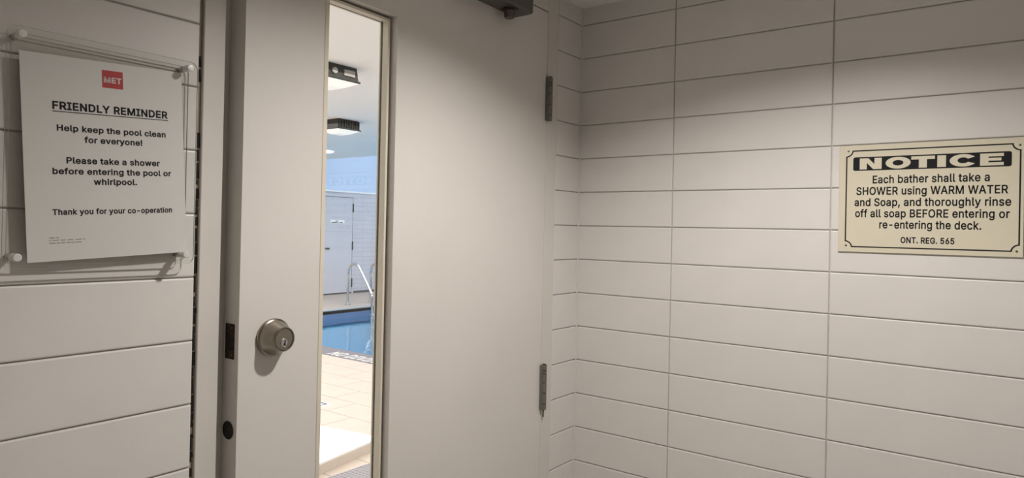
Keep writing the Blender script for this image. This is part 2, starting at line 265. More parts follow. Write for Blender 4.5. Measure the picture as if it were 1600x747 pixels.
# outlines of the letters used on the signs: character, advance, closed outlines (1/1000 em)
GTXT = '''! 196 67 160,63 509,132 509,128 160|98 -4,81 -1,66 9,56 24,52 41,56 58,66 73,81 83,98 86,116 83,130 73,140 58,143 41,140 24,130 9,116 -1
, 187 38 -119,68 71,137 71,84 -119
- 453 337 244,337 188,114 188,114 244
. 187 95 -4,78 -1,63 9,53 24,50 41,53 59,63 73,78 83,95 87,113 83,128 73,138 59,141 41,138 24,128 9,113 -1
5 453 221 -7,192 -5,165 1,140 11,118 25,99 41,83 60,71 82,63 105,60 130,122 130,127 108,138 89,154 73,173 60,196 52,221 50,241 51,259 56,276 64,291 75,304 89,314 104,322 122,326 141,328 162,326 183,321 203,314 221,303 237,290 251,275 262,257 270,238 275,218 277,201 276,184 273,167 268,145 258,128 246,67 253,96 509,366 509,366 452,151 452,134 301,136 301,155 315,178 325,194 330,212 333,229 334,252 332,274 328,294 321,313 311,330 299,345 285,358 269,370 251,379 231,386 210,390 187,391 163,388 132,381 102,369 76,352 52,332 32,309 15,282 3,253 -4
6 453 226 -7,196 -4,168 3,142 15,119 31,100 51,84 74,73 101,66 130,64 162,65 187,71 212,80 239,93 268,112 302,137 340,252 509,322 509,151 261,145 261,154 275,165 288,179 299,196 307,214 312,235 314,265 312,291 305,316 295,337 280,355 262,370 240,380 215,387 187,389 157,387 127,379 98,368 73,352 50,333 30,310 14,284 3,257 -4|226 48,245 50,263 55,279 63,293 73,304 86,314 101,322 119,326 137,327 157,326 178,322 196,314 213,304 228,293 241,279 251,263 259,245 264,226 265,207 264,190 259,174 252,160 241,148 229,138 214,131 197,126 179,125 158,126 138,131 119,138 102,148 86,160 73,174 63,190 55,207 50
A 479 16 0,201 509,276 509,463 0,395 0,287 302,280 323,272 346,264 372,255 402,244 438,232 478,245 478,233 437,222 402,213 371,204 345,197 322,191 302,85 0|110 142,110 199,370 199,370 142
B 456 60 0,60 509,241 509,274 507,304 501,329 491,350 477,367 461,381 442,390 421,396 398,398 374,397 353,393 336,387 320,373 301,356 286,336 275,315 267,315 262,331 260,347 254,363 245,378 234,391 220,402 203,411 184,416 161,418 136,416 111,410 88,400 67,386 48,368 31,344 18,317 8,284 2,247 0|125 57,245 57,281 60,309 67,330 80,344 96,353 115,355 137,352 161,342 184,333 197,320 209,306 218,289 225,269 229,248 231,125 231|125 285,238 285,256 287,273 290,288 296,308 309,323 326,333 348,336 372,333 393,326 412,313 429,294 442,270 449,240 452,125 452
D 502 219 0,96 0,96 57,215 57,254 60,288 68,318 81,343 99,363 122,379 149,390 181,397 216,399 255,397 294,390 329,379 361,364 388,344 410,320 428,291 441,258 449,221 452,93 452,93 509,225 509,261 507,294 501,325 492,353 478,385 455,412 426,433 391,446 361,455 329,460 293,462 255,460 217,455 181,446 149,433 119,417 92,398 68,376 48,351 31,322 17,291 8,256 2|125 509,125 0,60 0,60 509
E 418 60 0,60 509,372 509,372 452,125 452,125 286,355 286,355 229,125 229,125 57,375 57,375 0
F 410 60 0,60 509,369 509,369 452,125 452,125 278,346 278,346 221,125 221,125 0
G 520 269 -7,236 -5,205 1,176 11,149 25,125 43,104 64,85 88,69 116,57 146,47 179,42 215,40 254,42 293,47 329,57 362,69 393,85 421,103 445,125 466,149 484,175 498,203 508,233 514,265 516,291 514,316 510,340 504,363 494,384 483,403 469,421 453,436 436,449 416,460 395,468 373,474 349,408 349,399 372,387 393,373 411,356 427,337 439,315 448,300 453,283 455,265 456,236 453,209 445,183 432,160 414,141 392,125 364,113 332,106 295,103 254,106 213,113 177,125 145,141 117,161 95,184 76,210 63,238 56,269 53,296 55,322 61,345 71,365 85,382 102,396 123,407 147,413 173,415 202,434 199,283 199,283 256,478 256,478 200,475 160,466 124,451 91,431 62,406 38,377 19,344 5,308 -4
H 517 60 0,60 509,125 509,125 289,392 289,392 509,457 509,457 0,392 0,392 232,125 232,125 0
I 300 31 0,31 57,118 57,118 452,31 452,31 509,269 509,269 452,183 452,183 57,269 57,269 0
L 393 60 0,60 509,125 509,125 57,361 57,361 0
M 628 60 0,60 509,152 509,277 187,282 174,287 159,293 141,299 123,305 103,311 84,317 65,322 49,307 49,312 65,318 83,324 102,330 121,336 140,342 158,348 174,352 187,476 509,568 509,568 0,504 0,504 291,504 308,504 327,505 347,505 369,506 413,507 435,507 457,513 457,508 441,503 425,498 409,490 386,482 363,474 341,467 322,461 305,456 291,342 0,286 0,170 291,165 304,159 321,152 340,145 361,137 384,129 408,124 424,118 441,112 457,119 457,119 437,120 416,120 394,121 372,122 328,122 309,122 291,122 0
N 523 60 0,60 509,136 509,343 183,352 169,363 151,371 137,379 122,388 107,396 90,405 73,414 55,405 54,403 72,402 90,401 108,400 134,399 157,399 178,399 195,399 509,463 509,463 0,387 0,202 290,190 310,177 331,168 346,159 363,148 381,136 402,123 425,108 452,119 454,120 429,121 406,122 384,123 363,124 345,124 328,125 307,125 291,125 0
O 533 267 -7,235 -5,205 1,177 11,150 25,126 42,105 63,86 88,70 115,57 146,48 179,42 215,40 254,42 293,48 329,57 362,70 393,86 421,105 445,126 466,150 484,177 498,205 508,235 514,267 516,299 514,329 508,357 498,384 484,408 466,429 445,448 421,464 393,477 362,486 329,491 293,493 254,491 215,486 179,477 146,464 115,448 88,429 63,408 42,384 25,357 11,329 1,299 -5|267 53,296 55,324 63,349 76,372 94,392 116,408 144,420 176,428 213,430 254,428 295,420 332,408 365,392 392,372 415,349 433,324 446,296 453,267 456,237 453,210 445,184 433,161 415,142 392,125 364,113 332,106 295,103 254,106 213,113 176,125 144,142 117,161 94,184 76,210 63,237 55
P 444 60 0,60 509,235 509,272 506,305 499,332 487,356 471,375 452,390 430,400 404,407 377,409 348,407 318,400 291,390 265,375 243,356 223,332 207,305 195,272 188,235 186,109 186,109 242,233 242,257 244,279 248,297 256,312 266,324 279,333 294,339 310,343 328,344 348,343 367,339 385,333 402,324 416,312 428,297 439,279 446,257 451,232 452,125 452,125 0
R 449 60 0,60 509,236 509,273 506,305 500,333 489,356 473,376 455,390 433,401 408,407 381,409 352,407 323,401 296,390 271,376 250,356 232,333 217,305 206,273 200,236 198,96 198,96 255,234 255,258 256,280 260,298 267,319 281,334 300,340 316,344 333,345 352,344 371,340 389,334 405,325 419,313 430,298 440,279 446,258 451,233 452,125 452,125 0|353 0,230 229,303 229,428 0
S 446 224 -9,188 -7,156 -1,128 9,102 23,81 40,64 60,51 83,42 109,38 137,104 137,108 118,114 102,123 88,136 76,150 66,166 59,185 53,204 50,224 49,246 50,267 54,286 60,303 69,317 79,329 92,338 106,344 122,346 139,342 161,332 179,316 193,296 205,280 211,263 217,245 222,184 239,145 253,112 269,86 289,67 313,56 341,52 372,54 400,62 425,75 448,92 468,113 484,138 498,165 508,195 514,227 516,259 514,289 508,316 498,340 484,360 468,377 449,390 427,398 403,401 378,337 378,332 402,320 421,302 437,280 449,254 456,225 459,204 457,185 454,167 448,145 435,129 418,118 398,115 376,119 352,131 334,148 319,169 308,191 300,212 293,264 279,287 272,312 264,328 256,344 248,359 238,372 226,384 213,395 198,402 180,407 161,408 139,406 112,399 87,386 64,370 43,349 25,323 11,294 0,261 -7
T 448 32 452,32 509,417 509,417 452,257 452,257 0,193 0,193 452
V 479 204 0,16 509,84 509,192 206,199 187,207 164,215 137,225 106,236 71,248 31,235 31,247 71,257 107,267 138,276 165,283 187,290 206,395 509,463 509,278 0
W 686 155 0,16 509,82 509,163 196,167 179,172 162,175 145,179 128,183 111,187 94,190 76,194 58,197 40,189 40,193 58,196 76,200 94,203 111,207 128,211 145,215 162,220 179,224 196,306 509,380 509,462 196,466 179,470 162,474 145,478 128,482 111,486 94,490 76,494 58,497 40,488 40,492 58,495 76,499 94,503 111,506 128,510 145,515 162,519 179,523 196,603 509,670 509,530 0,455 0,368 323,362 345,357 368,351 391,346 417,341 445,336 475,350 475,345 446,340 420,335 395,330 371,324 347,318 323,230 0
Y 472 203 0,203 208,16 509,91 509,192 344,203 327,213 309,222 292,231 274,240 254,250 230,224 230,233 254,242 275,251 293,260 310,270 327,280 344,381 509,455 509,268 208,268 0
a 389 160 -9,137 -7,115 -3,94 5,76 15,60 29,48 45,38 63,32 84,30 108,32 128,36 146,43 161,58 179,78 193,92 200,108 206,125 211,143 214,161 217,178 220,200 223,218 225,234 227,252 230,265 235,273 243,276 255,276 257,273 279,267 297,256 311,240 322,220 329,196 331,171 329,149 322,132 313,118 301,107 288,100 274,41 291,51 313,64 331,79 346,95 358,114 368,133 375,153 380,173 383,194 384,215 383,239 379,255 375,271 369,286 360,300 350,312 336,322 320,330 301,335 278,337 251,337 0,277 0,277 52,272 52,264 38,252 25,236 12,215 1,199 -4,181 -7|170 45,192 47,211 51,228 59,248 74,263 93,272 115,276 138,276 190,270 186,259 182,246 179,231 176,216 173,200 171,186 169,175 168,154 164,134 159,117 150,103 139,95 124,92 105,94 87,102 72,114 61,130 52,149 47
b 424 229 -8,208 -7,189 -3,172 4,153 17,138 31,127 46,118 59,112 59,112 0,53 0,53 509,114 509,114 319,118 319,127 331,137 346,152 360,171 373,188 379,207 383,229 384,259 382,287 374,313 361,335 342,354 320,370 293,381 261,388 227,390 189,388 151,381 116,370 84,355 57,336 34,313 16,288 3,260 -6|220 47,242 49,262 55,279 66,294 80,306 97,316 117,323 139,327 163,328 189,327 215,323 239,316 261,307 281,295 298,280 311,262 322,243 328,220 330,198 328,178 322,161 312,147 299,134 282,125 263,118 241,114 216,113 189,114 162,118 138,125 115,135 95,147 78,162 65,179 55,198 49
c 395 207 -8,174 -5,144 3,117 16,93 35,72 58,56 85,44 116,37 150,34 187,37 225,44 260,56 291,72 318,93 341,117 360,144 374,174 382,207 384,226 384,243 381,260 377,284 368,305 356,324 341,340 322,349 308,356 293,362 277,303 262,298 276,290 289,281 301,270 311,257 319,242 325,226 329,207 330,184 328,163 321,145 310,130 296,118 278,108 258,102 236,98 212,96 187,98 163,102 139,108 117,118 97,130 80,145 66,163 55,184 49,207 46,226 48,243 52,258 58,271 66,282 76,292 89,299 102,304 117,363 102,357 86,350 70,341 56,325 37,306 21,292 12,277 5,261 -1,244 -5,226 -7
d 424 195 -8,165 -6,137 3,111 16,89 34,70 57,55 84,43 116,36 151,34 189,36 227,43 261,55 293,70 320,89 342,112 361,137 374,165 382,196 384,218 383,237 379,253 373,272 360,287 346,298 331,306 319,311 319,311 509,372 509,372 0,313 0,313 59,307 59,298 46,287 31,272 17,252 4,236 -3,217 -7|205 47,226 49,246 55,263 65,278 78,290 95,299 115,306 138,310 162,312 189,310 216,306 241,300 263,290 282,278 299,263 312,246 322,227 328,205 330,182 328,162 322,145 311,130 298,118 281,108 261,102 239,98 215,96 189,98 163,102 139,109 117,118 97,130 80,145 66,162 55,182 49
e 404 212 -8,177 -5,145 3,117 16,92 35,72 58,56 85,44 116,37 150,34 187,36 224,44 258,55 290,71 317,91 340,115 359,142 373,172 382,205 384,226 383,246 380,266 374,285 366,303 355,319 341,334 324,347 305,357 282,365 256,370 227,371 194,371 169,75 169,75 221,338 221,310 202,308 226,304 248,298 269,288 286,277 301,263 314,246 323,227 328,205 330,183 328,164 323,146 313,131 301,119 286,109 270,102 251,97 231,96 211,96 178,98 151,102 127,110 106,121 88,135 73,151 61,169 53,190 48,212 46,234 48,254 53,271 61,285 73,297 88,306 105,365 91,358 72,348 55,335 39,320 26,302 14,283 4,261 -3,237 -7
f 253 228 379,228 327,6 327,6 379|81 0,81 432,82 452,87 470,96 486,107 499,120 510,135 519,152 525,169 529,187 530,207 529,222 527,234 524,243 521,227 468,222 470,215 472,206 473,195 474,171 470,154 460,145 443,142 419,142 0
g 425 207 -151,180 -149,156 -146,134 -140,114 -132,97 -122,82 -110,70 -97,59 -84,51 -69,101 -41,110 -53,122 -66,136 -78,154 -88,169 -93,187 -96,207 -97,236 -95,261 -87,282 -75,298 -58,308 -34,311 -6,311 68,306 68,298 56,287 41,272 28,252 16,236 10,217 6,195 5,165 7,138 14,113 27,90 43,71 65,55 90,43 120,36 154,34 191,36 229,43 263,55 293,71 320,90 342,112 361,138 374,166 382,196 384,218 383,237 379,253 373,273 360,288 346,299 331,308 319,313 319,313 379,372 379,372 -9,370 -40,363 -67,350 -90,334 -109,314 -124,291 -136,265 -144,237 -149|205 59,227 61,246 66,264 75,278 87,290 103,300 121,307 142,311 166,312 193,311 219,307 242,300 264,291 283,279 299,264 312,247 322,227 328,205 330,182 328,163 322,145 312,130 298,118 282,109 262,102 241,98 218,96 193,98 167,102 144,109 123,118 104,131 88,145 76,163 66,183 61
h 410 114 227,114 0,53 0,53 509,114 509,114 287,102 287,116 319,132 344,152 362,175 374,200 382,227 384,252 383,275 377,295 369,313 356,328 340,341 321,350 298,355 271,357 240,357 0,296 0,296 235,293 263,286 286,273 304,256 318,235 326,210 329,192 328,176 324,161 317,141 303,126 283,119 266,115 248
i 166 53 0,53 379,114 379,114 0|84 443,67 446,54 455,44 468,41 483,44 499,54 512,67 521,84 524,100 521,114 512,123 499,126 483,123 468,114 455,100 446
k 380 110 137,110 212,121 212,284 379,360 379,184 199,177 199|53 0,53 509,114 509,114 0|294 0,148 186,191 229,372 0
l 189 139 -2,112 0,91 8,74 20,62 37,55 59,53 84,53 509,114 509,114 99,115 77,120 62,130 54,146 52,154 52,160 53,165 53,170 54,181 3,172 1,162 -1,151 -2
n 409 114 227,114 0,53 0,53 379,112 379,112 287,102 287,116 319,132 344,152 362,175 374,200 382,227 384,252 383,275 377,295 369,313 356,328 340,341 321,350 298,355 271,357 240,357 0,296 0,296 235,293 263,286 286,273 304,256 318,235 326,210 329,192 328,176 324,161 317,141 303,126 283,119 266,115 248
o 415 207 -8,174 -5,144 3,117 16,93 35,72 58,56 85,44 116,37 150,34 187,37 225,44 260,56 291,72 318,93 341,117 360,144 374,174 382,207 384,241 382,271 374,299 360,323 341,343 318,359 291,371 260,379 225,381 187,379 150,371 116,359 85,343 58,323 35,299 16,271 3,241 -5|207 46,231 49,252 55,270 66,285 80,298 97,307 117,314 139,318 163,319 187,318 212,314 236,307 258,298 278,285 296,270 310,252 321,231 328,207 330,184 328,163 321,145 310,130 296,118 278,108 258,102 236,98 212,96 187,98 163,102 139,108 117,118 97,130 80,145 66,163 55,184 49
p 424 53 -143,53 379,112 379,112 319,118 319,126 331,137 346,152 360,171 373,188 379,207 383,229 384,259 382,287 374,313 361,335 342,354 320,370 293,381 261,388 227,390 189,388 151,381 116,370 84,355 57,336 34,313 16,288 3,260 -6,229 -8,208 -7,189 -3,173 4,153 17,138 31,127 46,118 59,114 59,114 -143|220 47,242 49,262 55,279 66,294 80,306 97,316 117,323 139,327 163,328 189,327 215,323 239,316 261,307 281,295 298,280 311,262 322,243 328,220 330,198 328,178 322,161 312,147 299,134 282,125 263,118 241,114 216,113 189,114 162,118 138,125 115,135 95,147 78,162 65,179 55,198 49
r 259 53 0,53 379,112 379,112 321,115 321,124 339,137 354,152 367,171 377,191 383,213 385,221 385,229 384,237 384,243 384,243 322,239 323,230 324,219 325,207 326,182 323,159 315,140 301,126 284,117 262,114 237,114 0
s 365 182 -8,157 -7,133 -3,112 3,93 12,76 24,62 38,50 54,41 73,36 94,94 107,101 87,111 72,124 60,141 52,160 47,181 45,206 47,227 53,244 62,262 81,268 103,265 121,254 136,237 147,212 155,149 170,118 180,92 192,72 208,58 227,50 249,47 274,49 295,55 314,65 332,79 347,95 360,115 370,137 378,161 383,187 384,212 383,234 379,254 372,271 363,286 352,299 339,309 324,318 308,324 290,268 277,258 298,243 316,228 325,210 331,187 333,166 331,147 326,131 317,114 299,109 277,112 258,124 243,136 235,152 229,172 223,229 209,261 200,287 187,306 171,320 153,328 131,331 107,329 85,323 65,312 47,298 31,281 18,260 6,236 -2,210 -7
t 227 204 379,204 327,6 327,6 379|65 471,126 471,126 98,128 76,136 61,150 53,170 50,177 50,185 51,194 52,202 54,213 2,203 -1,192 -3,180 -4,168 -4,138 -1,113 7,92 21,77 41,68 64,65 93
u 410 182 -5,158 -3,135 2,115 11,97 23,82 39,69 59,60 82,54 109,53 139,53 379,114 379,114 144,116 117,124 94,137 75,154 61,175 53,200 50,218 51,234 55,249 62,268 77,283 97,290 113,295 132,296 153,296 379,357 379,357 0,298 0,298 92,307 92,294 60,277 35,257 17,234 5,209 -3
v 389 163 0,17 379,84 379,165 155,173 132,180 110,187 87,193 64,199 42,206 21,184 21,191 42,197 64,203 87,209 110,216 132,224 155,305 379,371 379,226 0
w 567 138 0,23 379,87 379,133 214,140 190,147 164,154 137,161 107,168 75,175 41,165 41,172 74,179 105,186 135,192 163,199 189,206 214,252 379,316 379,362 214,368 189,375 163,382 136,388 106,395 75,402 41,391 41,399 75,406 106,413 135,420 163,427 189,434 214,480 379,545 379,429 0,368 0,319 172,314 189,309 207,305 225,300 243,295 262,291 280,286 299,281 318,277 338,291 338,286 319,281 299,277 280,272 262,267 243,263 225,258 207,253 189,248 172,199 0
y 389 47 -139,61 -86,71 -87,88 -90,104 -89,118 -84,130 -74,141 -58,151 -36,163 -1,17 379,84 379,165 155,173 132,180 109,187 87,193 64,199 42,206 21,184 21,190 42,196 64,202 87,209 110,216 132,224 155,305 379,371 379,204 -58,196 -77,187 -93,177 -107,159 -124,139 -136,117 -143,91 -145,77 -145,65 -143,54 -141
  187 '''
GLYPH = {}
for ln in GTXT.split('\n'):
    a, L = ln[2:].split(' ', 1) if ' ' in ln[2:] else (ln[2:], '')
    GLYPH[ln[0]] = (int(a), [[tuple(map(float, p.split(' '))) for p in l.split(',')] for l in L.split('|')] if L else [])
def fatten(lp, d):
    """move a closed outline outwards by d (mitred, limited); the fill lies to the right of the direction of travel or left, by sign"""
    n = len(lp); out = []
    for i in range(n):
        a, b, c = Vector(lp[i-1]), Vector(lp[i]), Vector(lp[(i+1) % n])
        e0, e1 = (b-a).normalized(), (c-b).normalized()
        n0, n1 = Vector((e0.y, -e0.x)), Vector((e1.y, -e1.x))
        m = n0+n1
        if m.length < 1e-4: m = n0
        m.normalize(); k = min(1/max(m.dot(n1), .3), 1.9)
        out.append((b.x+m.x*d*k, b.y+m.y*d*k))
    return out
def cut_loops(lp):
    """split an outline that crosses itself into simple outlines"""
    n = len(lp)
    for i in range(n):
        a, b = lp[i], lp[(i+1) % n]
        for j in range(i+2, n):
            if i == 0 and j == n-1: continue
            c, d = lp[j], lp[(j+1) % n]
            den = (b[0]-a[0])*(d[1]-c[1])-(b[1]-a[1])*(d[0]-c[0])
            if abs(den) < 1e-9: continue
            t = ((c[0]-a[0])*(d[1]-c[1])-(c[1]-a[1])*(d[0]-c[0]))/den; u = ((c[0]-a[0])*(b[1]-a[1])-(c[1]-a[1])*(b[0]-a[0]))/den
            if 0 < t < 1 and 0 < u < 1:
                X = (a[0]+t*(b[0]-a[0]), a[1]+t*(b[1]-a[1]))
                return cut_loops([X]+lp[i+1:j+1])+cut_loops([X]+lp[j+1:]+lp[:i+1])
    return [lp] if n > 2 else []
def sarea(l): return sum(l[i-1][0]*l[i][1]-l[i][0]*l[i-1][1] for i in range(len(l)))/2
def glyph_polys(ch, d):
    adv, loops = GLYPH[ch]
    if not loops: return adv, []
    sg = 1 if max((sarea(l) for l in loops), key=abs) > 0 else -1
    loops = [q for l in loops for q in cut_loops(fatten(l, d*sg)) if abs(sarea(q)) > 12]
    solid = [l for l in loops if sarea(l)*sg > 0]; holes = [l for l in loops if sarea(l)*sg <= 0]
    return adv, [(s, holes if s is max(solid, key=lambda q: abs(sarea(q))) else []) for s in solid]
def text_mesh(name, string, width, cap, m, bold=0.0, thick=.00015):
    """flat lettering in the XZ plane facing -Y, origin at the left end of the baseline; bold: outward growth in 1/1000 em"""
    vs, fs, x = [], [], 0
    for ch in string:
        adv, polys = glyph_polys(ch, bold)
        for s, hs in polys:
            P = [[Vector((px, pz, 0)) for px, pz in l] for l in [s]+hs]
            k = len(vs); vs += [(p.x+x, p.y) for l in P for p in l]
            fs += [tuple(i+k for i in t) for t in tessellate_polygon(P)]
        x += adv + bold*1.1
    x0, x1 = min(v[0] for v in vs), max(v[0] for v in vs); lo = -bold; hi = 509+bold
    me = bpy.data.meshes.new(name); me.from_pydata([((a-x0)/(x1-x0)*width, -thick, (b-lo)/(hi-lo)*cap) for a, b in vs], [], fs)
    me.materials.append(m); me.update(); return me

# ------------------------------------------------------------------ lobby shell
XL, YB = -2.75, -2.4
struct(MB().box(XL-.1, .12, YB-.1, .12, -.06, 0).build('floor', M['floor_in']), 'grey floor of the lobby in front of the door')
# ceiling with the round cut-out of the downlight
def ceiling_mesh():
    n = 48; mb = MB(); r = .072; x0, x1, y0, y1 = XL, 0, YB, .0
    inner = []; outer = []
    for i in range(n):
        a = 2*math.pi*(i+.0)/n; dx, dy = math.cos(a), math.sin(a)
        t = min((x1-LX)/dx if dx > 1e-6 else 9e9, (x0-LX)/dx if dx < -1e-6 else 9e9, (y1-LY)/dy if dy > 1e-6 else 9e9, (y0-LY)/dy if dy < -1e-6 else 9e9)
        inner.append((LX+r*dx, LY+r*dy, CEIL)); outer.append([LX+t*dx, LY+t*dy, CEIL])
    for cx in (x0, x1):
        for cy in (y0, y1):
            i = min(range(n), key=lambda k: (outer[k][0]-cx)**2+(outer[k][1]-cy)**2); outer[i] = [cx, cy, CEIL]
    vs = inner+outer+[(p[0], p[1], CEIL+.0125) for p in inner]
    mb.add(vs, [(i, (i+1) % n, n+(i+1) % n, n+i) for i in range(n)]+[(i, (i+1) % n, 2*n+(i+1) % n, 2*n+i) for i in range(n)])
    return mb
struct(ceiling_mesh().build('ceiling', M['paint']), 'low painted ceiling above the door and the tiled corner')
can = MB().lathe([(.0725, .0125), (.0725, .046)], (LX, LY, CEIL), cap=False)
k = len(can.v); can.add([(LX+.0725*math.cos(2*math.pi*i/32), LY+.0725*math.sin(2*math.pi*i/32), CEIL+.046) for i in range(32)], [tuple(range(32))])
dl = tag(can.build('recessed_downlight', M['reflector']), 'round recessed downlight let into the lobby ceiling in front of the door', 'light')
MB().box(XL-.1, .15, YB-.1, .13, CEIL+.10, CEIL+.16).build('ceiling_slab', M['paint'], bpy.data.objects['ceiling'])
struct(MB().box(XL-.1, XL, YB, .0, 0, CEIL+.1).build('wall_left', M['wallpaint']), 'plain painted wall behind the photographer, left side')
struct(MB().box(XL-.1, .1, YB-.1, YB, 0, CEIL+.1).build('wall_back', M['wallpaint']), 'plain painted wall behind the photographer')

H = .1016; ZJ = ZC+.0131               # course height, height of course joint 6
def jz(k): return ZJ+(6-k)*H
TILES = {}
def tile_mesh(wd, ht):
    key = (round(wd, 4), round(ht, 4))
    if key not in TILES:
        g, b, d = .0011, .0024, .008; x0, x1, z0, z1 = g, wd-g, g, ht-g; mb = MB()
        a = [(x0+b, 0, z0+b), (x1-b, 0, z0+b), (x1-b, 0, z1-b), (x0+b, 0, z1-b)]
        c = [(x0+b*.3, .0006, z0+b*.3), (x1-b*.3, .0006, z0+b*.3), (x1-b*.3, .0006, z1-b*.3), (x0+b*.3, .0006, z1-b*.3)]
        e = [(x0, .0022, z0), (x1, .0022, z0), (x1, .0022, z1), (x0, .0022, z1)]
        f = [(x0, d, z0), (x1, d, z0), (x1, d, z1), (x0, d, z1)]
        fs = [(0, 1, 2, 3)]
        for r in range(3): fs += [(r*4+i, r*4+(i+1) % 4, (r+1)*4+(i+1) % 4, (r+1)*4+i) for i in range(4)]
        mb.add(a+c+e+f, fs); TILES[key] = mb.mesh('tile', M['glaze'])
    return TILES[key]
def lay(parent, cols, k_lo, k_hi, place, rz):
    for k in range(k_lo, k_hi):
        top = min(jz(k), CEIL+.004); bot = max(jz(k+1), .002)
        if top-bot < .02: continue
        for a, b in cols:
            o = link('tile', tile_mesh(b-a, top-bot), parent)
            x, y, z = place(a, bot); o.location = (x, y, z)
            o.rotation_euler = (random.uniform(-.0012, .0012), 0, rz+random.uniform(-.0006, .0006))
# wall_right: x = 0 plane facing -x
wr = struct(MB().box(.0042, .12, YB-.1, .12, 0, CEIL+.1).build('wall_right', M['mortar']), 'wall of cream glazed tiles in stacked courses, carrying the notice')
cr = [0, .3021, .7103]
while cr[-1] < 2.39: cr.append(min(cr[-1]+.4075, 2.4))
lay(wr, list(zip(cr[:-1], cr[1:])), -1, 21, lambda a, z: (0, -a, z), -math.pi/2)
# wall_front: door wall; strip to the right of the frame at y = 0, proud tiles to the left at y = -.02
wf = MB(); wf.box(-.1318, .0, .0042, .14, 0, CEIL+.1); wf.box(XL, -1.2115, -.0158, .14, 0, CEIL+.1)
wf.box(XL, .0, .05, .14, CEIL, CEIL+.1)
wf = struct(wf.build('wall_front', M['mortar']), 'glazed tile wall around the door frame')
lay(wf, [(0, .1318)], -1, 21, lambda a, z: (-.1318+a, 0, z), 0)
lay(wf, [(0, .4064), (.4064, .8128), (.8128, 1.2192), (1.2192, 1.535)], -1, 21, lambda a, z: (-1.2103-a, -.02, z), 0)
left = [o for o in wf.children if o.location.x < -1.19]
cols_l = [(0, .4064), (.4064, .8128), (.8128, 1.2192), (1.2192, 1.535)]
for i, o in enumerate(left):
    a, b = cols_l[i % 4]; o.location.x = -1.2103-b
MB().box(-.0030, .0005, -.0030, .0005, 0, CEIL).build('corner_bead', M['glaze'], wf)
# caulk strip and ragged black gap beside the left jamb
MB().box(-1.2115, -1.1925, .006, .05, 0, CEIL).build('caulk_joint', M['caulk'], wf)
mb = MB(); z = 0.0; pl = None
while z < CEIL-.02:
    hi = z < 1.66 
    wd = (random.choice((.0012, .002, .003, .0038, .0045, .0022)) if hi else (random.choice((.0004, .0004, .0004, .003)) if z < 2.0 else .0004))
    h = random.uniform(.006, .03)
    if wd > .001: mb.add([(-1.2000, .0052, z), (-1.1962+wd*.75, .0052, z+h*.1), (-1.1962+wd*random.uniform(.3, .75), .0052, z+h), (-1.1995, .0052, z+h)], [(0, 1, 2, 3)])
    z += h+ (random.uniform(0, .012) if random.random() < .35 else 0)
mb.build('ragged_gap', M['gap'], wf)

# ------------------------------------------------------------------ door frame
fr = empty('trim_1', (0, 0, 0)); struct(fr, 'painted steel frame around the door')
HZ = 2.1272
def fbox(nm, *a, bev=.0012): return MB().box(*a, bev=bev).build(nm, M['frame'], fr)
fbox('jamb', -1.1930, -1.1553, 0, .052, 0, HZ+.055); fbox('jamb', -.1832, -.1312, 0, .052, 0, HZ+.055)
fbox('head', -1.1545, -.1840, 0, .052, HZ, HZ+.056)
fbox('door_stop', -1.1930, -1.104, .052, .13, 0, HZ+.05); fbox('door_stop', -.203, -.1312, .052, .13, 0, HZ+.05)
fbox('door_stop', -1.104, -.203, .052, .13, HZ-.02, HZ+.05)

MB().box(-1.1530, -1.1045, .0200, .052, 0, HZ-.03).build('gap_blocker', M['frame'], fr)  # added block closing the gap behind the latch edge to darken that strip

# ------------------------------------------------------------------ door_1, ajar; local x runs towards the hinges, y into the wall
TH = math.radians(1.8)
d1 = empty('door_1', (-.186, 0, 0), TH); struct(d1, 'cream painted door with a narrow tall window, standing slightly ajar')
T = .042; DW = .952; DT = 2.1232
gx0, gx1, gz0, gz1 = -.7862, -.5952, .30, 1.9545
mb = MB()
def slab_with_hole():
    xs = [-DW, gx0, gx1, 0]; zs = [.008, gz0, gz1, DT]; c = .0012
    V = {}; vs = []; fs = []
    for y in (0, T):
        for i in range(4):
            for j in range(4): V[i, j, y] = len(vs); vs.append((xs[i], y, zs[j]))
    for y in (0, T):
        for i in range(3):
            for j in range(3):
                if (i, j) != (1, 1): fs.append((V[i, j, y], V[i+1, j, y], V[i+1, j+1, y], V[i, j+1, y]))
    for i in range(3):
        for j in (0, 3): fs.append((V[i, j, 0], V[i+1, j, 0], V[i+1, j, T], V[i, j, T]))
        for j in (0, 3): fs.append((V[j, i, 0], V[j, i+1, 0], V[j, i+1, T], V[j, i, T]))
    fs += [(V[1, 1, 0], V[2, 1, 0], V[2, 1, T], V[1, 1, T]), (V[1, 2, 0], V[2, 2, 0], V[2, 2, T], V[1, 2, T]),
           (V[1, 1, 0], V[1, 2, 0], V[1, 2, T], V[1, 1, T]), (V[2, 1, 0], V[2, 2, 0], V[2, 2, T], V[2, 1, T])]
    mb.add(vs, fs)
slab_with_hole(); mb.build('door_slab', M['door'], d1)
g, sw, s0, s1 = .0048, .0108, .0160, .0330
def stop(x0, x1, z0, z1, y0=s0, y1=s1): return MB().box(x0, x1, y0, y1, z0, z1, bev=.0008).build('glazing_stop', M['stop'], d1)
stop(gx0+.0020, gx0+sw+.0012, gz0+g, gz1-g, y0=.0012); stop(gx1-sw, gx1-g, gz0+g, gz1-g)
stop(gx0+sw, gx1-sw, gz1-sw, gz1-g); stop(gx0+sw, gx1-sw, gz0+g, gz0+sw)
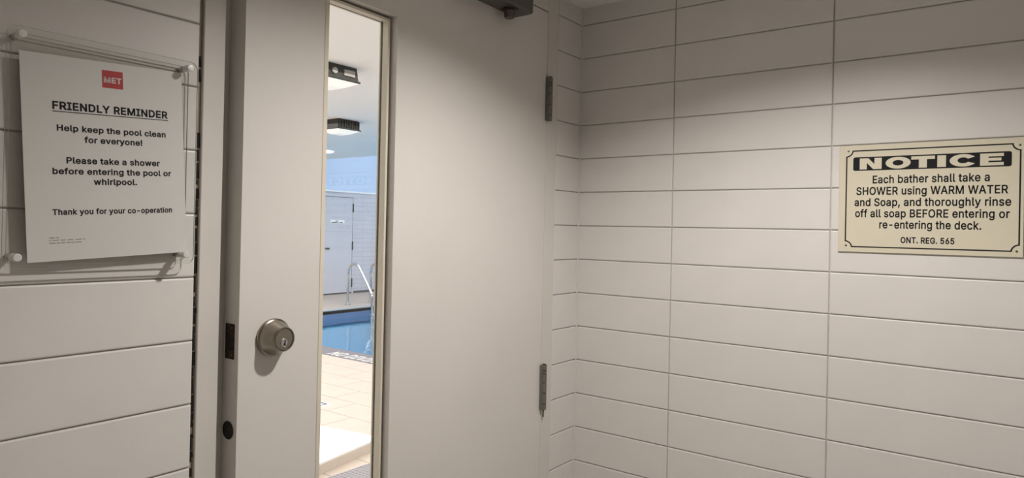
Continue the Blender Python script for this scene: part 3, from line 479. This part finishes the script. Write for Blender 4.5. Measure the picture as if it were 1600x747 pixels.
for a in ((gx0+.0002, gx0+sw, gz0+.0002, gz1-.0002), (gx1-sw, gx1-.0002, gz0+.0002, gz1-.0002), (gx0+sw, gx1-sw, gz1-sw, gz1-.0002), (gx0+sw, gx1-sw, gz0+.0002, gz0+sw)):
    stop(*a, y0=.0382, y1=T+.0005)
# black strips painting the dark of the stop gap, and the pane
mb = MB()
for a in ((gx0+.0001, gx0+sw-.001, gz0, gz1), (gx1-sw+.001, gx1-.0001, gz0, gz1), (gx0+sw, gx1-sw, gz1-sw+.001, gz1), (gx0+sw, gx1-sw, gz0, gz0+sw-.001)):
    mb.box(a[0], a[1], .0331, .0335, a[2], a[3])
mb.build('gap_shade', M['gap'], d1)
pane = MB().box(gx0+.003, gx1-.003, .0336, .0381, gz0+.003, gz1-.003).build('glass_pane', M['glass'], d1)
# deadbolt
bx, bz = -.8854, 1.3100
db = MB().lathe([(.0330, 0), (.0334, .0012), (.0334, .0050), (.0318, .0066), (.0306, .0074), (.0222, .0298), (.0216, .0322), (.0208, .0334), (.0193, .0334), (.0188, .0326), (.0184, .0316), (.0001, .0318)], (bx, 0, bz), '-y', 64, cap=False).build('deadbolt', M['nickel'], d1)
db['label'] = 'brushed nickel key cylinder of the deadbolt'
MB().lathe([(.0176, .0312), (.0173, .0324), (.0001, .0324)], (bx, 0, bz), '-y', 48, cap=False).build('cylinder_face', M['nickel_d'], db)
MB().lathe([(.0073, .0322), (.0073, .0332), (.0066, .0338), (.0001, .0338)], (bx, 0, bz-.0055), '-y', 32, cap=False).build('key_plug', M['steel'], db)
mb = MB(); y = -.03395
kz = bz-.0055
mb.add([(bx+.0008, y, kz+.0040), (bx+.0020, y, kz+.0038), (bx+.0026, y, kz+.0012), (bx+.0012, y, kz-.0005), (bx+.0024, y, kz-.0026), (bx+.0022, y, kz-.0058), (bx-.0022, y, kz-.0058), (bx-.0014, y, kz-.0022), (bx-.0004, y, kz+.0004)], [tuple(range(9))])
mb.build('keyway', M['black'], db)
# latch edge: rusted bolt plate and open round bore, its dark painted on a disc
ex = -DW
lp = MB().box(ex-.0012, ex+.004, .0113, .0370, 1.2785, 1.3385, bev=.0006)
lp = lp.build('bolt_plate', M['rust'], d1); lp['label'] = 'rusty dark bolt plate in the door edge'
MB().lathe([(.0112, -.0016), (.0104, -.0011), (.0100, .0)], (ex, .0243, 1.309), 'x', 24).build('bolt_end', M['hinge_d'], lp)
MB().box(ex-.0018, ex, .0150, .0200, 1.3290, 1.3335).build('plate_screw', M['closer_d'], lp)
MB().box(ex-.0018, ex, .0150, .0200, 1.2835, 1.2875).build('plate_screw', M['closer_d'], lp)
bore = MB().lathe([(.0155, -.0008), (.0148, -.0014), (.0140, -.0004), (.006, -.0002), (.0001, -.0003)], (ex, .0238, 1.1577), 'x', 32, cap=False).build('bore_disc', M['hole_dark'], d1)
bore['label'] = 'round bore low in the door edge, its dark painted on a disc'
# closer
cl = empty('door_closer'); cl.parent = d1; cl['label'] = 'dark grey surface door closer near the top hinge'
cx0, cx1, cz0, cz1, cd = -.436, -.1617, 2.0660, 2.1195, .060
prof = []
rr = .011
def rpoly(x0, x1, y0, y1, r, n=6, corners=(1, 1, 1, 1)):
    pts = []
    for (cx, cy, a0, f) in ((x1, y1, 0, corners[0]), (x0, y1, 90, corners[1]), (x0, y0, 180, corners[2]), (x1, y0, 270, corners[3])):
        if not f: pts.append((cx, cy)); continue
        ccx = cx-r if a0 in (0, 270) else cx+r; ccy = cy-r if a0 in (0, 90) else cy+r
        for i in range(n+1):
            a = math.radians(a0+90*i/n); pts.append((ccx+r*math.cos(a), ccy+r*math.sin(a)))
    return pts
mb = MB(); pl = rpoly(cx0, cx1, -cd, 0, rr, corners=(0, 0, 1, 1)); pl2 = rpoly(cx0+.003, cx1-.003, -cd+.003, 0, rr-.003, corners=(0, 0, 1, 1))
n = len(pl); lv = [(pl2, cz0), (pl, cz0+.003), (pl, cz1-.003), (pl2, cz1)]
mb.add([(x, y, z) for p, z in lv for x, y in p], [(j*n+i, j*n+(i+1) % n, (j+1)*n+(i+1) % n, (j+1)*n+i) for j in range(3) for i in range(n)]+[tuple(range(n))[::-1], tuple(range(3*n, 4*n))])
mb.build('closer_body', M['closer'], cl)
sx, sy = -.2262, -.026
MB().lathe([(.0205, .0), (.0205, -.0022), (.0180, -.0024)], (sx, sy, cz0), n=40).build('spindle_ring', M['closer_d'], cl)
MB().lathe([(.0145, -.001), (.0152, -.0048), (.0147, -.0056), (.0128, -.0205), (.0112, -.0222)], (sx, sy, cz0), n=40).build('spindle_cap', M['closer_d'], cl)
for qx in (sx+.026, sx-.05, sx+.0475):
    MB().lathe([(.0018, .0), (.0018, -.0006)], (qx, -.006 if qx != sx+.0475 else -.008, cz0), n=12).build('screw_hole', M['black'], cl)
MB().box(cx0+.05, cx0+.09, -.04, -.012, cz1, cz1+.006).build('arm_pivot', M['closer_d'], cl)

# ------------------------------------------------------------------ hinges
def hinge(zlo, zhi, label, stub):
    h = empty('door_hinge', (-.1828, -.0085, zlo)); tag(h, label, 'hinge', 'butt hinges of the cream door')
    L = zhi-zlo; r = .0080
    MB().box(-.0098, -.0072, -.0010, .0085, .0005, L-.0005).build('leaf', M['hinge'], h)
    segs = [(0.0, .125), (.14, .365), (.38, .60), (.615, .80), (.815, .865), (.88, 1.0)]
    for i, (a, b) in enumerate(segs):
        k = MB().lathe([(r*.93, a*L), (r, a*L+.0006), (r, b*L-.0006), (r*.93, b*L)], n=24).build('knuckle', M['hinge'], h)
    MB().lathe([(r*.72, -.0001), (r*.72, L)], n=16).build('pin', M['hinge_d'], h)
    MB().lathe([(r*.6, L), (r*.55, L+.0022)], n=16).build('pin_head', M['hinge_d'], h)
    if stub: MB().lathe([(.0024, -.020), (.0026, -.0001)], n=12).build('pin_stub', M['nickel_d'], h)
    return h
hinge(1.8166, 1.9406, 'upper grey steel hinge of the cream door, below the closer', False)
hinge(1.0020, 1.1284, 'lower grey steel hinge of the cream door with a pin stub hanging below', True)

# ------------------------------------------------------------------ notice sign on wall_right
ns = empty('notice_sign', (-.0042, -.7285, 1.51+.2145), -math.pi/2)      # local x to the right, z up, -y out of the wall
tag(ns, 'cream plastic notice sign with black border and bather shower rule on the tile wall', 'sign')
W, Hs = .3562, .2525
MB().box(0, W, 0, .0040, -Hs, 0, bev=.0008).build('sign_plate', M['cream'], ns)
def flat(mb, poly, y=-.00012): mb.add([(x, y, z) for x, z in poly], [tuple(range(len(poly)))])
def flatbuild(polys, nm, m, par, y=-.00012):
    mb = MB()
    for p in polys: flat(mb, p, y)
    return mb.build(nm, m, par)
bl, brr, bt, bb, cw = .0150, .3505, -.0118, -.2412, .0029; q = .0135
def border(o):
    """inward-notched frame outline offset by o"""
    L, R, Tp, B = bl+o, brr-o, bt-o, bb+o; pts = []; r = q-0*o
    for cx, cz, a0, a1 in ((bl, bt, 0, -90), (brr, bt, -90, -180), (brr, bb, 180, 90), (bl, bb, 90, 0)):
        rad = r+o
        for i in range(9):
            a = math.radians(a0+(a1-a0)*i/8); x, z = cx+rad*math.cos(a), cz+rad*math.sin(a)
            pts.append((min(max(x, L), R), max(min(z, Tp), B)))
    return pts
A_, B_ = border(0), border(cw); n = len(A_); mb = MB()
# order corners consistently: TL (0..8) goes right->down, so reverse each corner for a closed loop
def loop(P):
    out = []
    for k in (0, 1, 2, 3):
        seg = P[k*9:(k+1)*9]; out += seg[::-1] if k == 0 else seg[::-1]
    return out
A_, B_ = loop(A_), loop(B_)
mb.add([(x, -.00012, z) for x, z in A_]+[(x, -.00012, z) for x, z in B_], [(i, (i+1) % n, n+(i+1) % n, n+i) for i in range(n)])
mb.build('border', M['signink'], ns)
bar = rpoly(.0305, .3343, -.0603, -.0283, .0045)
flatbuild([bar], 'banner', M['signink'], ns)
def glyphs():
    """NOTICE in wide heavy capitals; each glyph on a 0..1 square"""
    G = {}
    G['N'] = [[(0, 0), (0, 1), (.40, 1), (.67, .45), (.67, 1), (1, 1), (1, 0), (.62, 0), (.33, .58), (.33, 0)]]
    G['T'] = [[(0, 1), (1, 1), (1, .72), (.67, .72), (.67, 0), (.33, 0), (.33, .72), (0, .72)]]
    G['I'] = [[(0, 0), (0, 1), (1, 1), (1, 0)]]
    G['E'] = [[(0, 0), (0, 1), (1, 1), (1, .74), (.36, .74), (.36, .62), (.90, .62), (.90, .39), (.36, .39), (.36, .26), (1, .26), (1, 0)]]
    def ring(a0, a1, n=28, rx=.5, rz=.5, ix=.215, iz=.235):
        qs = []
        for i in range(n):
            p, r = math.radians(a0+(a1-a0)*i/n), math.radians(a0+(a1-a0)*(i+1)/n)
            qs.append([(.5+rx*math.cos(p), .5+rz*math.sin(p)), (.5+rx*math.cos(r), .5+rz*math.sin(r)), (.5+ix*math.cos(r), .5+iz*math.sin(r)), (.5+ix*math.cos(p), .5+iz*math.sin(p))])
        return qs
    G['O'] = ring(0, 360); G['C'] = [[((x-.0)*1.0, z) for x, z in p] for p in ring(32, 328, rx=.52)]
    return G
G = glyphs(); z0, z1 = -.0574, -.0314
for ch, a, b in (('N', .0445, .0905), ('O', .0985, .1490), ('T', .1500, .1958), ('I', .2004, .2168), ('C', .2245, .2725), ('E', .2790, .3205)):
    e = .0006 if ch in 'OC' else 0
    o = flatbuild([[(a+x*(b-a), z0-e+z*(z1-z0+2*e)) for x, z in p] for p in G[ch]], 'letter', M['cream'], ns, -.00024)
for s, x0, x1, z in (('Each bather shall take a', .0724, .2968, -.0911), ('SHOWER using WARM WATER', .0383, .3292, -.1178), ('and Soap, and thoroughly rinse', .0348, .3346, -.1440),
                     ('off all soap BEFORE entering or', .0366, .3325, -.1700), ('re-entering the deck.', .0878, .2833, -.1957)):
    link('lettering', text_mesh('lettering', s, x1-x0, .0186, M['signink'], 19), ns, (x0, 0, z))
link('lettering', text_mesh('lettering', 'ONT. REG. 565', .1035, .0140, M['signink'], 26), ns, (.1317, 0, -.2285))
for x, z in ((.0201, -.0130), (.3478, -.0160), (.0180, -.2372), (.3452, -.2398)):
    MB().lathe([(.0024, .0), (.0022, .0006), (.0001, .0009)], (x, 0, z), '-y', 16, cap=False).build('nail_head', M['nickel'], ns)

# ------------------------------------------------------------------ acrylic holder with the paper notice on wall_front
PX0, PX1 = -1.4750, -1.2228
TILT = 0.0
hw = (PX1-PX0)/math.cos(TILT)
HR = (PX0, -.0380, ZC-.0657)
ah = empty('acrylic_holder', HR, TILT)
tag(ah, 'clear acrylic sign holder on metal standoffs, mounted on the tiles beside the door frame', 'sign holder')
hh = .3155
def rsheet(x0, x1, z0, z1, y0, y1, r, nm):
    p = rpoly(x0, x1, z0, z1, r, 5); n = len(p); mb = MB()
    mb.add([(x, y0, z) for x, z in p]+[(x, y1, z) for x, z in p], [tuple(range(n)), tuple(range(n, 2*n))]+[(i, (i+1) % n, n+(i+1) % n, n+i) for i in range(n)])
    o = mb.build(nm, [M['acrylic'], M['acrylic_edge']], ah)
    for i, pf in enumerate(o.data.polygons):
        if i >= 2: pf.material_index = 1
    return o
rsheet(0, hw, 0, hh, 0, .0026, .012, 'front_sheet')
rsheet(.006, hw-.012, .004, hh-.008, .0052, .0080, .010, 'back_sheet')
for x, z in ((.0120, .0152), (.0120, hh-.0128), (hw-.0202, hh-.0128), (hw-.0202, .0152)):
    so = MB().lathe([(.0046, -.0178), (.0046, 0)], (x, 0, z), '-y', 24).build('standoff', M['chrome'], ah)
    MB().lathe([(.0046, 0), (.0052, .0004), (.0052, .0160), (.0044, .0168), (.0001, .0170)], (x, 0, z), '-y', 24, cap=False).build('standoff_cap', M['capface'], so)
# paper
pcx, pcz = -1.3467, 1.51+.0858
dx = (pcx-HR[0])/math.cos(TILT)
R = Matrix.Rotation(TILT, 4, 'Z'); off = Vector(HR)+R.to_3x3() @ Vector((dx, .0032, 0))
pn = bpy.data.objects.new('paper_notice', None); col.objects.link(pn)
pn.matrix_world = Matrix.Translation((off.x, off.y, pcz)) @ R @ Matrix.Rotation(-math.radians(3.11), 4, 'Y')
tag(pn, 'white printed paper reminder with small red logo, slipped crooked inside the acrylic holder', 'paper notice')
pw, ph = .2135, .2777; mb = MB(); nx, nz = 8, 8
vs = []
for y in (0, .0004):
    for j in range(nz+1):
        for i in range(nx+1):
            u, v = i/nx-.5, j/nz-.5; vs.append((u*pw, y, v*ph))
N1 = (nx+1)*(nz+1)
fs = [(j*(nx+1)+i, j*(nx+1)+i+1, (j+1)*(nx+1)+i+1, (j+1)*(nx+1)+i) for j in range(nz) for i in range(nx)]
mb.add(vs, fs+[tuple(a+N1 for a in f) for f in fs]); mb.build('sheet', M['paper'], pn)
flatbuild([[(-.0077, .1027), (.0203, .1027), (.0203, .1275), (-.0077, .1275)]], 'logo_square', M['red'], pn)
link('logo_lettering', text_mesh('logo_lettering', 'MET', .0235, .0083, M['logo_white'], 32, .00025), pn, (-.0053, 0, .1100))
for s, x0, x1, z, cap, of in (('FRIENDLY REMINDER', -.0711, .0836, .0661, .0111, 30), ('Help keep the pool clean', -.0667, .0796, .0374, .0086, 27), ('for everyone!', -.0333, .0447, .0228, .0087, 27),
                              ('Please take a shower', -.0564, .0694, -.0066, .0089, 27), ('before entering the pool or', -.0737, .0861, -.0214, .0087, 27), ('whirlpool.', -.0232, .0354, -.0354, .0087, 27),
                              ('Thank you for your co-operation', -.0755, .0858, -.0767, .0081, 26)):
    link('lettering', text_mesh('lettering', s, x1-x0, cap, M['ink'], of), pn, (x0, 0, z))
flatbuild([[(-.0713, .0630), (.0838, .0630), (.0838, .0641), (-.0713, .0641)]], 'underline', M['ink'], pn)
mb = MB()
for z, words in ((-.1081, ((-.0803, -.0740), (-.0728, -.0685))), (-.1115, ((-.0806, -.0788), (-.0768, -.0688), (-.0668, -.0610), (-.0585, -.0512), (-.0485, -.0405), (-.0390, -.0362))),
                 (-.1152, ((-.0806, -.0730), (-.0718, -.0670), (-.0658, -.0612), (-.0595, -.0552), (-.0540, -.0500), (-.0490, -.0412)))):
    for a, b in words:
        x = a
        while x < b-.0004:
            ww = min(random.uniform(.0006, .0013), b-x); flat(mb, [(x, z), (x+ww*.75, z), (x+ww*.75, z+random.choice((.0011, .0013, .0017))), (x, z+.0012)]); x += ww
mb.build('footer_print', M['ink_grey'], pn)

# ------------------------------------------------------------------ pool hall seen through the pane
YF, XE = 10.85, 3.62          # far wall, near pool edge
LOWC, XC = 2.71, 6.05
PD = struct(MB().box(-1.5, XE-.33, .14, 5.0, -.08, -.004).box(-1.5, XE-.33, 5.0, YF, -.08, -.004).build('pool_deck', M['grout']), 'pale tiled deck beside the pool')
struct(MB().box(XE-.34, 12, 8.72, YF, -.08, -.001).build('floor_far', M['deck']), 'pale deck strip between pool and far wall')
struct(MB().box(-1.5, 12, YF, YF+.15, 0, 2.226).build('wall_far', M['farbrick']), 'far wall of the pool hall in pale glazed brick')
struct(MB().box(-1.5, 12, YF+.004, YF+.15, 2.226, 4.5).build('wall_far_upper', M['blue']), 'sky blue upper part of the far wall')
struct(MB().box(-1.5, 12, YF-.03, YF+.02, 2.226, 2.262, bev=.004).build('trim_2', M['trimw']), 'thin white ledge where the brick ends below the blue')
struct(MB().box(-1.5, XC, .14, YF, LOWC, LOWC+.1).build('ceiling_deck', M['lowceil']), 'white ceiling above the pool deck')
struct(MB().box(XC, XC+.1, .14, YF, LOWC, 4.5).build('wall_bulkhead', M['lowceil']), 'white bulkhead above the pool edge')
struct(MB().box(-1.6, 12, -.1, YF, 4.5, 4.6).build('ceiling_pool', M['lowceil']), 'high ceiling over the water')
struct(MB().box(12, 12.1, 0, YF, 0, 4.5).build('wall_pool_end', M['poolwall']), 'end wall of the pool hall')
struct(MB().box(-1.6, -1.5, .14, YF, 0, LOWC).build('wall_pool_side', M['poolwall']), 'side wall of the pool hall')
struct(MB().box(-1.6, XL+1.5, .14, .2, 0, 4.5).box(.0, 12, .14, .2, 0, 4.5).box(-1.6, 0, .14, .2, 2.2, 4.5).build('wall_near', M['poolwall']), 'pool hall side of the door wall')
# deck tiles .3 x .6, running bond
dm = {}
def decktile(wd, ln):
    key = (round(wd, 3), round(ln, 3))
    if key not in dm:
        g = .0025; mb = MB(); mb.add([(g, g, 0), (wd-g, g, 0), (wd-g, ln-g, 0), (g, ln-g, 0), (g, g, -.006), (wd-g, g, -.006), (wd-g, ln-g, -.006), (g, ln-g, -.006)],
            [(0, 1, 2, 3), (0, 1, 5, 4), (1, 2, 6, 5), (2, 3, 7, 6), (3, 0, 4, 7)]); dm[key] = mb.mesh('tile', M['deck'])
    return dm[key]
for i in range(-7, 8):
    x = 1.17+.302*(i-1)
    x2 = min(x+.302, XE-.335)
    if x2-x < .04: continue
    y = (3.71 if i % 2 == 0 else 3.41)-5*.6
    while y < YF:
        a, b = max(y, .2), min(y+.6, YF)
        if b-a > .05: link('tile', decktile(x2-x, b-a), PD, (x, a, 0))
        y += .6
# mosaic band with the lettering
bd = struct(MB().box(XE-.333, XE, .14, YF-2.13, -.08, .002).build('trim_3', M['mosaic']), 'lavender grey mosaic band along the pool edge')
tmb = text_mesh('lettering', 'NO DIVING', .90, .175, M['letter_w'], 14)
lo = bpy.data.objects.new('lettering', tmb); col.objects.link(lo); lo.parent = bd
# reads from the deck: text x -> world -y, text z -> world +x, lying flat
lo.matrix_world = Matrix(((0, 0, 1, XE-.300), (-1, 0, 0, 5.40), (0, -1, 0, .0022), (0, 0, 0, 1)))
# white depth-marker tile
mk = tag(MB().box(1.62, 1.92, 3.53, 3.80, 0, .003).build('marker_tile', M['floorpatch'], None), 'white depth marker tile set in the deck behind the spa', 'floor tile')
flatb = MB()
for x0, x1, y0, y1 in ((1.80, 1.905, 3.565, 3.585), (1.80, 1.905, 3.640, 3.660), (1.885, 1.905, 3.565, 3.660)):
    flatb.add([(x0, y0, .0034), (x1, y0, .0034), (x1, y1, .0034), (x0, y1, .0034)], [(0, 1, 2, 3)])
flatb.build('marking', M['ink'], mk)
# drain mat at the door
tag(MB().box(-.9, 1.75, 1.05, 2.192, 0, .012).build('floor_mat', M['mat']), 'dark grey grid drain mat lying in front of the raised spa', 'mat')

# ---- spa
sp = empty('hot_tub', (1.42, 2.395, 0), math.radians(10.5)); tag(sp, 'raised white hot tub with a wide bright rim beside the pool deck', 'hot tub')
# local: x negative towards the left, y away
def tub():
    outer = rpoly(-2.4, .0, 0, 2.4, .10, 6); nn = len(outer)
    cxx, cyy = -1.2, 1.2
    inner = rpoly(-2.22, -.18, .18, 2.22, .42, 6)
    return outer, inner
O_, I_ = tub(); n = len(O_)
mb = MB(); mb.add([(x, y, 0) for x, y in O_]+[(x, y, .058) for x, y in O_], [(i, (i+1) % n, n+(i+1) % n, n+i) for i in range(n)]); mb.build('curb', M['spa_side'], sp)
mb = MB()
Os = [(x*.998, y*.998+.002, 1) for x, y in O_]
lv = [[(x, y, .058) for x, y in O_], [(x, y, .070) for x, y in O_], [(-1.2+(x+1.2)*.99, 1.2+(y-1.2)*.99, .076) for x, y in O_],
      [(-1.2+(x+1.2)*1.02, 1.2+(y-1.2)*1.02, .072) for x, y in I_], [(x, y, .055) for x, y in I_], [(-1.2+(x+1.2)*.93, 1.2+(y-1.2)*.93, -.35) for x, y in I_]]
mb.add([p for l in lv for p in l], [(j*n+i, j*n+(i+1) % n, (j+1)*n+(i+1) % n, (j+1)*n+i) for j in range(5) for i in range(n)]+[tuple(range(5*n, 6*n))])
mb.build('rim', M['spa'], sp)
M['spawater'] = clear('spa_water', (.80, .97, .93, 1), 1.33)
mb = MB(); mb.add([(-1.2+(x+1.2)*.985, 1.2+(y-1.2)*.985, -.05) for x, y in I_], [tuple(range(n))]); mb.build('water', M['spawater'], sp)

# ---- pool
pl_ = empty('swimming_pool', (XE, 2.0, 0)); tag(pl_, 'blue swimming pool behind the mosaic band, filled with clear rippling water', 'pool')
X1, Y0, Y1 = 11.6, .6, 8.70
mb = MB(); mb.add([(XE, Y0, -1.3), (X1, Y0, -1.3), (X1, Y1, -1.3), (XE, Y1, -1.3), (XE, Y0, -.30), (X1, Y0, -.30), (X1, Y1, -.30), (XE, Y1, -.30)], [(0, 1, 2, 3), (0, 1, 5, 4), (1, 2, 6, 5), (2, 3, 7, 6), (3, 0, 4, 7)])
o = mb.build('basin', M['basin'], pl_); o.location = (-XE, -2.0, 0)
mb = MB(); mb.add([(XE, Y0, -.30), (X1, Y0, -.30), (X1, Y1, -.30), (XE, Y1, -.30), (XE, Y0, -.02), (X1, Y0, -.02), (X1, Y1, -.02), (XE, Y1, -.02)], [(0, 1, 5, 4), (1, 2, 6, 5), (2, 3, 7, 6), (3, 0, 4, 7)])
o = mb.build('waterline_tiles', M['basin_d'], pl_); o.location = (-XE, -2.0, 0)
mb = MB().box(XE-.3, X1+.1, Y1, Y1+.06, -.08, .004, bev=.004)
o = mb.build('coping', M['greycap'], pl_); o.location = (-XE, -2.0, 0)
mb = MB(); mb.add([(XE+.001, Y0, -.17), (X1, Y0, -.17), (X1, Y1-.001, -.17), (XE+.001, Y1-.001, -.17)], [(0, 1, 2, 3)])
o = mb.build('water', M['water'], pl_); o.location = (-XE, -2.0, 0)

# ---- ladder
ld = empty('pool_ladder', (7.03, 9.16, 0)); tag(ld, 'stainless pool ladder with two looped handrails at the far pool edge', 'ladder')
def rail(x):
    pts = [(x, 0, .0), (x, 0, .25), (x, 0, .50)]
    P = [Vector((0, .60)), Vector((-.02, .685)), Vector((-.08, .755)), Vector((-.17, .785)), Vector((-.26, .765)), Vector((-.33, .70))]
    pts += [(x, p.x, p.y) for p in P] + [(x, -.635, .30), (x, -.665, .235), (x, -.675, .17), (x, -.675, -.2), (x, -.675, -.75)]
    # subdivide with Catmull-Rom for smooth bends
    out = []
    for i in range(len(pts)-1):
        p0, p1, p2, p3 = [Vector(pts[min(max(k, 0), len(pts)-1)]) for k in (i-1, i, i+1, i+2)]
        for t in (0, .25, .5, .75):
            out.append(.5*((2*p1)+(-p0+p2)*t+(2*p0-5*p1+4*p2-p3)*t*t+(-p0+3*p1-3*p2+p3)*t**3))
    out.append(Vector(pts[-1])); return out
for x in (-.28, .28):
    o = MB().tube(rail(x), .0235).build('handrail', M['steel'], ld)
    MB().lathe([(.055, 0), (.055, .006), (.03, .020), (.024, .022)], (x, 0, .001), n=24).build('foot_flange', M['steel'], o)
for k in range(3):
    MB().box(-.26, .26, -.70, -.60, -.17-.24*k+.02, -.145-.24*k+.02, bev=.004).build('step', M['trimw'], ld)

# ---- door in the far wall
d2 = empty('door_2', (7.30, YF, 0)); struct(d2, 'pale grey door in the far wall of the pool hall')
MB().box(0, .93, -.018, -.001, .03, 2.115, bev=.002).build('door_slab', M['greydoor'], d2)
mb = MB().box(-.06, -.008, -.022, 0, 0, 2.18).box(.938, .99, -.022, 0, 0, 2.18).box(-.008, .938, -.022, 0, 2.125, 2.18)
mb.build('door_frame', M['farbrick'], d2)
MB().box(-.008, .938, -.003, 0, 0, 2.125).build('door_gap', M['base_dark'], d2)
for z in (.14, .96, 1.80): MB().box(.925, .950, -.032, -.012, z, z+.19).build('hinge', M['hinge_d'], d2)
MB().box(.20, .30, -.050, -.018, .985, 1.015, bev=.004).build('handle', M['hinge_d'], d2)
pl3 = MB().box(.33, .70, -.022, -.018, 1.548, 1.622).build('door_plate', M['trimw'], d2)
mb = MB()
for a, b, z, h in ((.355, .50, 1.556, .018), (.51, .545, 1.556, .014), (.565, .655, 1.556, .018), (.455, .535, 1.585, .020)):
    x = a
    while x < b-.003:
        ww = random.uniform(.012, .02); mb.add([(x, -.0225, z), (x+ww*.85, -.0225, z), (x+ww*.85, -.0225, z+h), (x, -.0225, z+h)], [(0, 1, 2, 3)]); x += ww
mb.build('plate_print', M['ink'], pl3)
struct(MB().box(-1.5, 7.24, YF-.02, YF, 0, .045).box(8.30, 12, YF-.02, YF, 0, .045).build('baseboard_far', M['base_dark']), 'dark skirting at the foot of the far wall')

# ---- ceiling fixtures of the pool hall: black canopy bodies with white lens underneath
def canopy(x, y, label, z=LOWC):
    e = empty('canopy_light', (x, y, z)); tag(e, label, 'light', 'black canopy lights on the pool hall ceiling')
    s = .17
    lv = [(s*.86, 0), (s*.92, -.10)]
    mb = MB(); vs = [(a*i, a*j, h) for a, h in lv for i, j in ((-1, -1), (1, -1), (1, 1), (-1, 1))]
    mb.add(vs, [(0, 1, 2, 3), (4, 5, 6, 7)]+[(i, (i+1) % 4, 4+(i+1) % 4, 4+i) for i in range(4)]); mb.build('housing', M['fixture'], e)
    MB().box(-s, s, -s, s, -.116, -.100, bev=.004).build('lens_frame', M['fixture'], e)
    mb = MB(); a, b = s*.95, s*.45
    vs = [(a*i, a*j, -.1162) for i, j in ((-1, -1), (1, -1), (1, 1), (-1, 1))]+[(b*i, b*j, -.155) for i, j in ((-1, -1), (1, -1), (1, 1), (-1, 1))]
    mb.add(vs, [(4, 5, 6, 7)]+[(i, (i+1) % 4, 4+(i+1) % 4, 4+i) for i in range(4)]); mb.build('lens', M['lens'], e)
    for i in range(9):
        q = -s*.8+i*s*.2
        MB().box(q-.004, q+.004, -s*.94-.012, -s*.86, -.095, -.01).build('cooling_fin', M['fixture'], e) if z and label.startswith('far') else None
    if not label.startswith('far'):
        MB().box(.02, .12, -s*.925-.004, -s*.88, -.075, -.030).build('rating_label', M['label_w'], e)
        MB().lathe([(.024, .0), (.024, .012), (.015, .016)], (-.07, -s*.90, -.055), '-y', 20).build('conduit_knockout', M['label_w'], e)
    return e
canopy(1.52, 3.16, 'nearer black canopy light with white lens on the pool hall ceiling')
canopy(3.30, 5.22, 'farther black canopy light with finned housing on the pool hall ceiling')
e = tag(MB().lathe([(.16, 0), (.16, -.012), (.14, -.016)], (5.25, 8.05, LOWC), n=32).build('ceiling_disc_light', M['disc']), 'small round white light flush in the pool hall ceiling', 'light')
